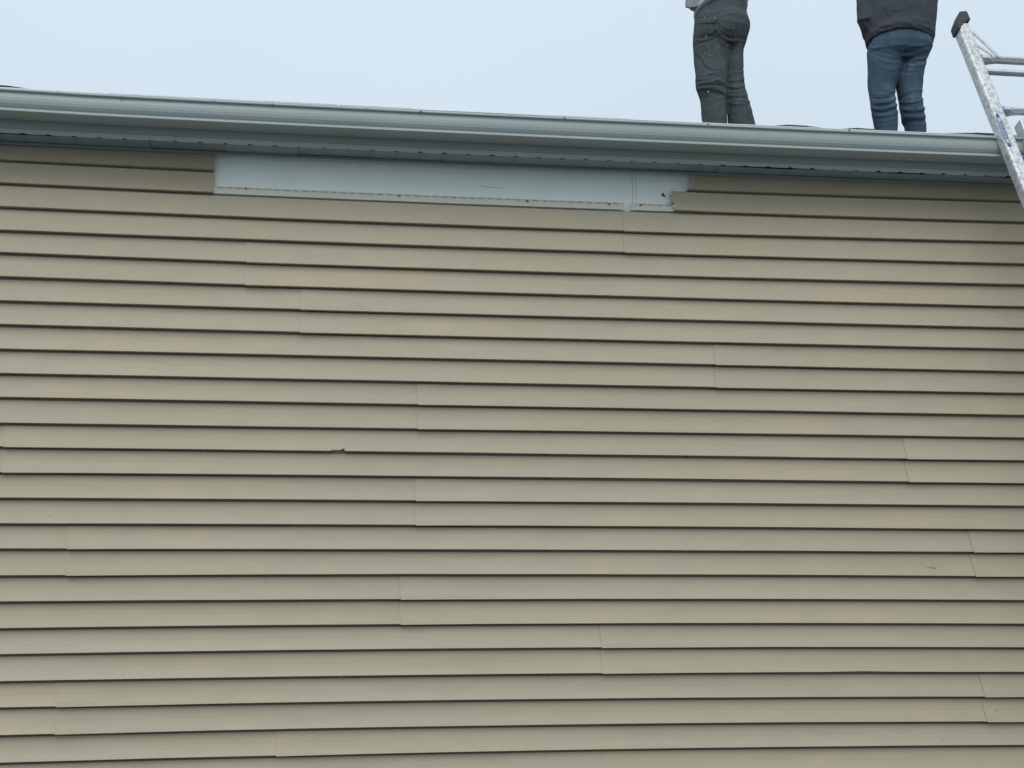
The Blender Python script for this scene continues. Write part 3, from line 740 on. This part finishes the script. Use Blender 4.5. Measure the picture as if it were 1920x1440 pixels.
f_den = [(1630, 90, 1690, 108, -6, .012, 4), (1634, 98, 1694, 112, 5, -.011, 3.5), (1632, 84, 1660, 92, 2, -.008, 3), (1640, 116, 1680, 130, 5, .006, 4), (1696, 100, 1738, 88, 2, -.012, 4), (1698, 92, 1740, 84, -2, .009, 4), (1698, 108, 1738, 108, 3, .010, 3), (1698, 116, 1736, 114, 3, -.010, 3), (1698, 123, 1734, 121, 2, .009, 3),
         (1697, 100, 1683, 165, -6, -.012, 4), (1690, 134, 1732, 132, 3, -.006, 3), (1650, 160, 1680, 172, 3, .007, 3), (1634, 176, 1680, 170, 3, .009, 3), (1634, 184, 1680, 178, 4, -.010, 3), (1632, 192, 1680, 186, 4, .012, 3), (1634, 198, 1680, 192, 4, -.010, 2.6), (1634, 205, 1682, 197, 4, .012, 3), (1636, 211, 1682, 205, 3, -.010, 2.6), (1638, 217, 1682, 212, 3, .008, 3), (1650, 232, 1680, 226, 2, -.005, 3),
         (1695, 176, 1730, 170, -4, .009, 3), (1690, 184, 1731, 180, -4, -.009, 2.6), (1690, 192, 1733, 186, 3, .012, 3), (1692, 199, 1735, 196, 3, -.010, 2.6), (1694, 206, 1736, 203, 3, .012, 3), (1696, 213, 1738, 211, 3, -.010, 2.6), (1697, 220, 1740, 218, 3, .010, 3), (1704, 228, 1740, 226, 2, -.007, 3)]
f_jk = [(1640, 50, 1660, 2, 5, -.008, 5), (1660, 12, 1690, 40, 5, .010, 5), (1668, 42, 1735, 38, -4, .009, 5), (1640, 52, 1672, 50, 2, -.009, 3.5), (1700, 30, 1748, 60, 4, -.007, 4), (1735, 5, 1745, 45, 3, .009, 4), (1672, 18, 1700, 12, 3, .008, 4), (1620, 20, 1634, 55, 3, -.010, 4), (1612, 36, 1632, 30, 2, .008, 3.5), (1625, 80, 1636, 60, 3, .009, 3)]
p2, tr2, top2 = build_person(D2, [L2, R2], pel2, tor2, arms2, f_den, f_jk, (M['denim'], M['jacket'], None),
    'person in charcoal jacket and blue jeans standing on the roof beside the ladder', 11, f2, 0, None)

# ------------------------------------------------------------ ladder
LG = W(1880, 262, -.285); SLOPE = math.radians(75)
LU = Vector((1, 0, 0)); LV = Vector((0, math.cos(SLOPE), math.sin(SLOPE))); LN = LU.cross(LV)   # LN points to the camera side
def lp(x, y, off=0):
    return onplane(x, y, LG+LN*off, LN)
def uv(p): q = p-LG; return q.dot(LU), q.dot(LV)
def L3(u, v_, w_=0): return LG+LU*u+LV*v_+LN*w_
ladder = bpy.data.objects.new('ladder', None); C.objects.link(ladder)
vfoot = -LG.z/LV.z
ut, vt = uv(lp(1801.5, 52)); ub, vb = uv(lp(1895.5, 287)); sl_ = (ub-ut)/(vb-vt)
UC = ub+.50                    # middle line of the ladder
ladder.location = L3(UC, vfoot, 0); bpy.context.view_layer.update()
tag(ladder, 'worn aluminium ladder with black rubber rail tips leaning on the gutter at the right', 'ladder')
def sweep(path, sec, mt, name, parent, closed=True, caps=True):
    """path of (u,v,w) in ladder plane; sec list of (a,b): a across in plane, b along normal"""
    P = [Vector(p) for p in path]; rows = []
    for i, p in enumerate(P):
        d = (P[min(i+1, len(P)-1)]-P[max(i-1, 0)]).normalized()
        ac = Vector((-d.y, d.x, 0)).normalized()*-1
        s = sec[i] if isinstance(sec[0][0], (list, tuple)) else sec
        rows.append([L3(*(p+ac*a+Vector((0, 0, b)))) for a, b in s])
    v_, f_ = grid(rows, closed)
    n = len(rows[0])
    if caps: f_ += [tuple(reversed(range(n))), tuple(range((len(rows)-1)*n, len(rows)*n))]
    return link(name, mesh(v_, f_), mt, parent)
def rsec(wa, wb, r, k=3):
    s = []
    for cx, cy, a0 in ((wa/2-r, wb/2-r, 0), (-wa/2+r, wb/2-r, 90), (-wa/2+r, -wb/2+r, 180), (wa/2-r, -wb/2+r, 270)):
        for i in range(k+1):
            a = math.radians(a0+90*i/k); s.append((cx+r*math.cos(a), cy+r*math.sin(a)))
    return s
vk = uv(lp(1932, 375))[1]-.25  # the flare ends below the visible part
uk = ut+sl_*(vk-vt)
RW, RD = .060, .058
for sgn in (1, -1):
    def U(u): return UC+(u-UC)*sgn
    path = [(U(ut+.002), vt-.004, 0), (U(uk), vk, 0), (U(uk+.01), vk-.1, 0), (U(uk+.012), vfoot+.02, 0)]
    n_ = 9; path = [(U(ut+(uk-ut)*i/n_), vt+(vk-vt)*i/n_, 0) for i in range(n_)]+path[1:]
    sec = rsec(RW, RD, .011)
    ra = sweep(path, sec, M['rail'], 'rail', ladder)
    s_ = uv(lp(0, 0))
    cap = [(1785, 48), (1793.5, 25), (1809, 24.5), (1817, 43), (1811, 45), (1803, 50), (1797.5, 57), (1795, 64), (1790, 63)]
    pts = [uv(lp(1802+(x-1802)*.88, 47+(y-45)*.88)) for x, y in cap]
    v0 = [L3(U(a), b, .033) for a, b in pts]+[L3(U(a), b, -.033) for a, b in pts]; n = len(pts)
    f0 = [tuple(range(n)), tuple(range(2*n-1, n-1, -1))]+[(i, i+n, (i+1) % n+n, (i+1) % n) for i in range(n)]
    me = mesh(v0, f0); bm = bmesh.new(); bm.from_mesh(me); bmesh.ops.recalc_face_normals(bm, faces=bm.faces[:]); bmesh.ops.bevel(bm, geom=bm.edges[:], offset=.004, segments=2, affect='EDGES'); bm.to_mesh(me); bm.free()
    link('rubber_tip', me, M['rubber'], ladder)
    box_ft = sweep([(U(uk+.012), vfoot+.035, 0), (U(uk+.012), vfoot+.004, 0)], rsec(.06, .09, .01), M['rubber'], 'rubber_foot', ladder)
    # inner rail nested beside it
    ui, vi = uv(lp(1912, 231, -.01)); ui2, vi2 = uv(lp(1945, 320, -.01))
    q = (ui2-ui)/(vi2-vi)
    pin = [(U(ui), vi, -.012), (U(ui+q*(vk-vi)), vk, -.012), (U(ui+q*(vk-vi)+.01), vfoot+.3, -.012)]
    inn = sweep(pin, rsec(.026, .062, .004, 2), M['rung'], 'inner_rail', ladder)
    # braces
    def strip(x0, y0, x1, y1, wd, off, nm, w2=None):
        a, b = uv(lp(x0, y0)), uv(lp(x1, y1)); ang = math.atan2(b[1]-a[1], b[0]-a[0])
        return sweep([(U(a[0]), a[1], off), (U(b[0]), b[1], off)], rsec(wd, .006, .0015, 1), M['rung'], nm, ladder)
    strip(1820, 66, 1870, 113, .016, .022, 'brace'); strip(1824, 88, 1858, 110, .014, .022, 'brace')
    if sgn == 1:
        # printed maker's strip on the outer rail
        a = Vector((*uv(lp(1862, 207)), 0)); b = Vector((*uv(lp(1884, 277)), 0))
def rung(xl, yl, thick, name='rung', flat=False, drop=0):
    u0, v0 = uv(lp(xl, yl)); u1 = UC+(UC-u0)
    if flat:
        return sweep([(u0, v0, .0), (u1, v0, .0)], [(thick/2*a, .014*b) for a, b in ((1, .4), (.8, 1), (-.8, 1), (-1, .4), (-1, -1), (1, -1))], M['rung'], name, ladder)
    full = [(thick*.48, -.012), (thick*.50, .004), (thick*.10, .019), (-thick*.14, .019), (-thick*.5, .006), (-thick*.5, -.012)]
    crimp = [(thick*.42, -.010), (thick*.44, .018), (thick*.2, .034), (-thick*.30, .034), (-thick*.46, .008), (-thick*.46, -.010)]
    st = [(0, -.006, crimp), (.028, -.008, crimp), (.055, .002, full), (.085, .006, full)]
    P = []; Sx = []
    for du, dv, s in st: P.append((u0+du, v0+dv, 0)); Sx.append([(-a, b) for a, b in s])
    for du, dv, s in reversed(st): P.append((u1-du, v0+dv, 0)); Sx.append([(-a, b) for a, b in s])
    return sweep(P, Sx, M['rung'], name, ladder)
rung(1836, 111, .036); 
step = uv(lp(1836, 111))[1]-uv(lp(1876, 207.5))[1]
rung(1876, 207.5, .036)
rung(1846, 134, .017, 'spreader_bar', True)
v2 = uv(lp(1876, 207.5))
k = 1
while v2[1]-k*step > vfoot+.15:
    vv_ = v2[1]-k*step; u0 = ut+sl_*(max(vv_, vk)-vt)+.02; th = .036; u1 = 2*UC-u0
    if vv_ > vk-.1: u0 += .045; u1 -= .045
    sweep([(u0, vv_, 0), (u1, vv_, 0)], [(-th*.5, -.012), (-th*.5, .004), (-th*.1, .019), (th*.14, .019), (th*.5, .006), (th*.5, -.012)], M['rung'], 'rung', ladder); k += 1
# sticker on the rail: blue band with pale ends and the maker's name
def stick_quad(x0, y0, x1, y1, x2, y2, x3, y3): pass
du = sl_; dirv = Vector((du, 1, 0)).normalized()*-1        # down the rail
acr = Vector((-dirv.y, dirv.x, 0)).normalized()
if acr.x > 0: acr = -acr                                   # towards the outer (left) side
# lies on the rounded front-left of the rail: front face normal +LN
FRONT = RD/2+.0006
cu, cv = uv(lp(1867.5, 243, FRONT)); base = Vector((cu, cv, 0))
vs_ = (cv-vt); cen = ut+sl_*vs_
off = -(RW/2-.0155)
def SP(along, across, lift=0):
    c = Vector((ut+sl_*(cv-vt), cv, 0)) + dirv*along + Vector((-acr.x, -acr.y, 0))*0 + acr*(-off) + acr*0 + (-acr)*(-across)*1.0
    return L3(c.x, c.y, FRONT+lift)
def oval(l, wd, mt, nm, lift, n=24, parent=ladder, cx=0):
    pts = [SP(cx+l/2*math.copysign(abs(math.cos(t))**.75, math.cos(t)), wd/2*math.sin(t), lift) for t in [2*math.pi*i/n for i in range(n)]]
    me = mesh(pts, [tuple(range(n))]); return link(nm, me, mt, parent)
stk = oval(.190, .024, M['blue'], 'sticker', 0)
oval(.180, .018, M['stickw'], 'sticker_panel', .0004, parent=ladder)
cu_ = bpy.data.curves.new('lettering', 'FONT'); cu_.body = 'WERNER'; cu_.size = .0205; cu_.align_x = 'CENTER'; cu_.align_y = 'CENTER'; cu_.space_character = 1.12; cu_.offset = .0004
tmp = bpy.data.objects.new('t', cu_); C.objects.link(tmp); bpy.context.view_layer.update()
lm = bpy.data.meshes.new_from_object(tmp.evaluated_get(bpy.context.evaluated_depsgraph_get())); bpy.data.objects.remove(tmp)
lm.materials.clear()
for v_ in lm.vertices: v_.co = SP(v_.co.x*1.15, -v_.co.y, .0009)
link('lettering', lm, M['blue'], ladder)
for e_, nm in ((-.081, 'end_mark'), (.081, 'end_mark')):
    oval(.022, .017, M['blue'], nm, .0009, 10, cx=e_)
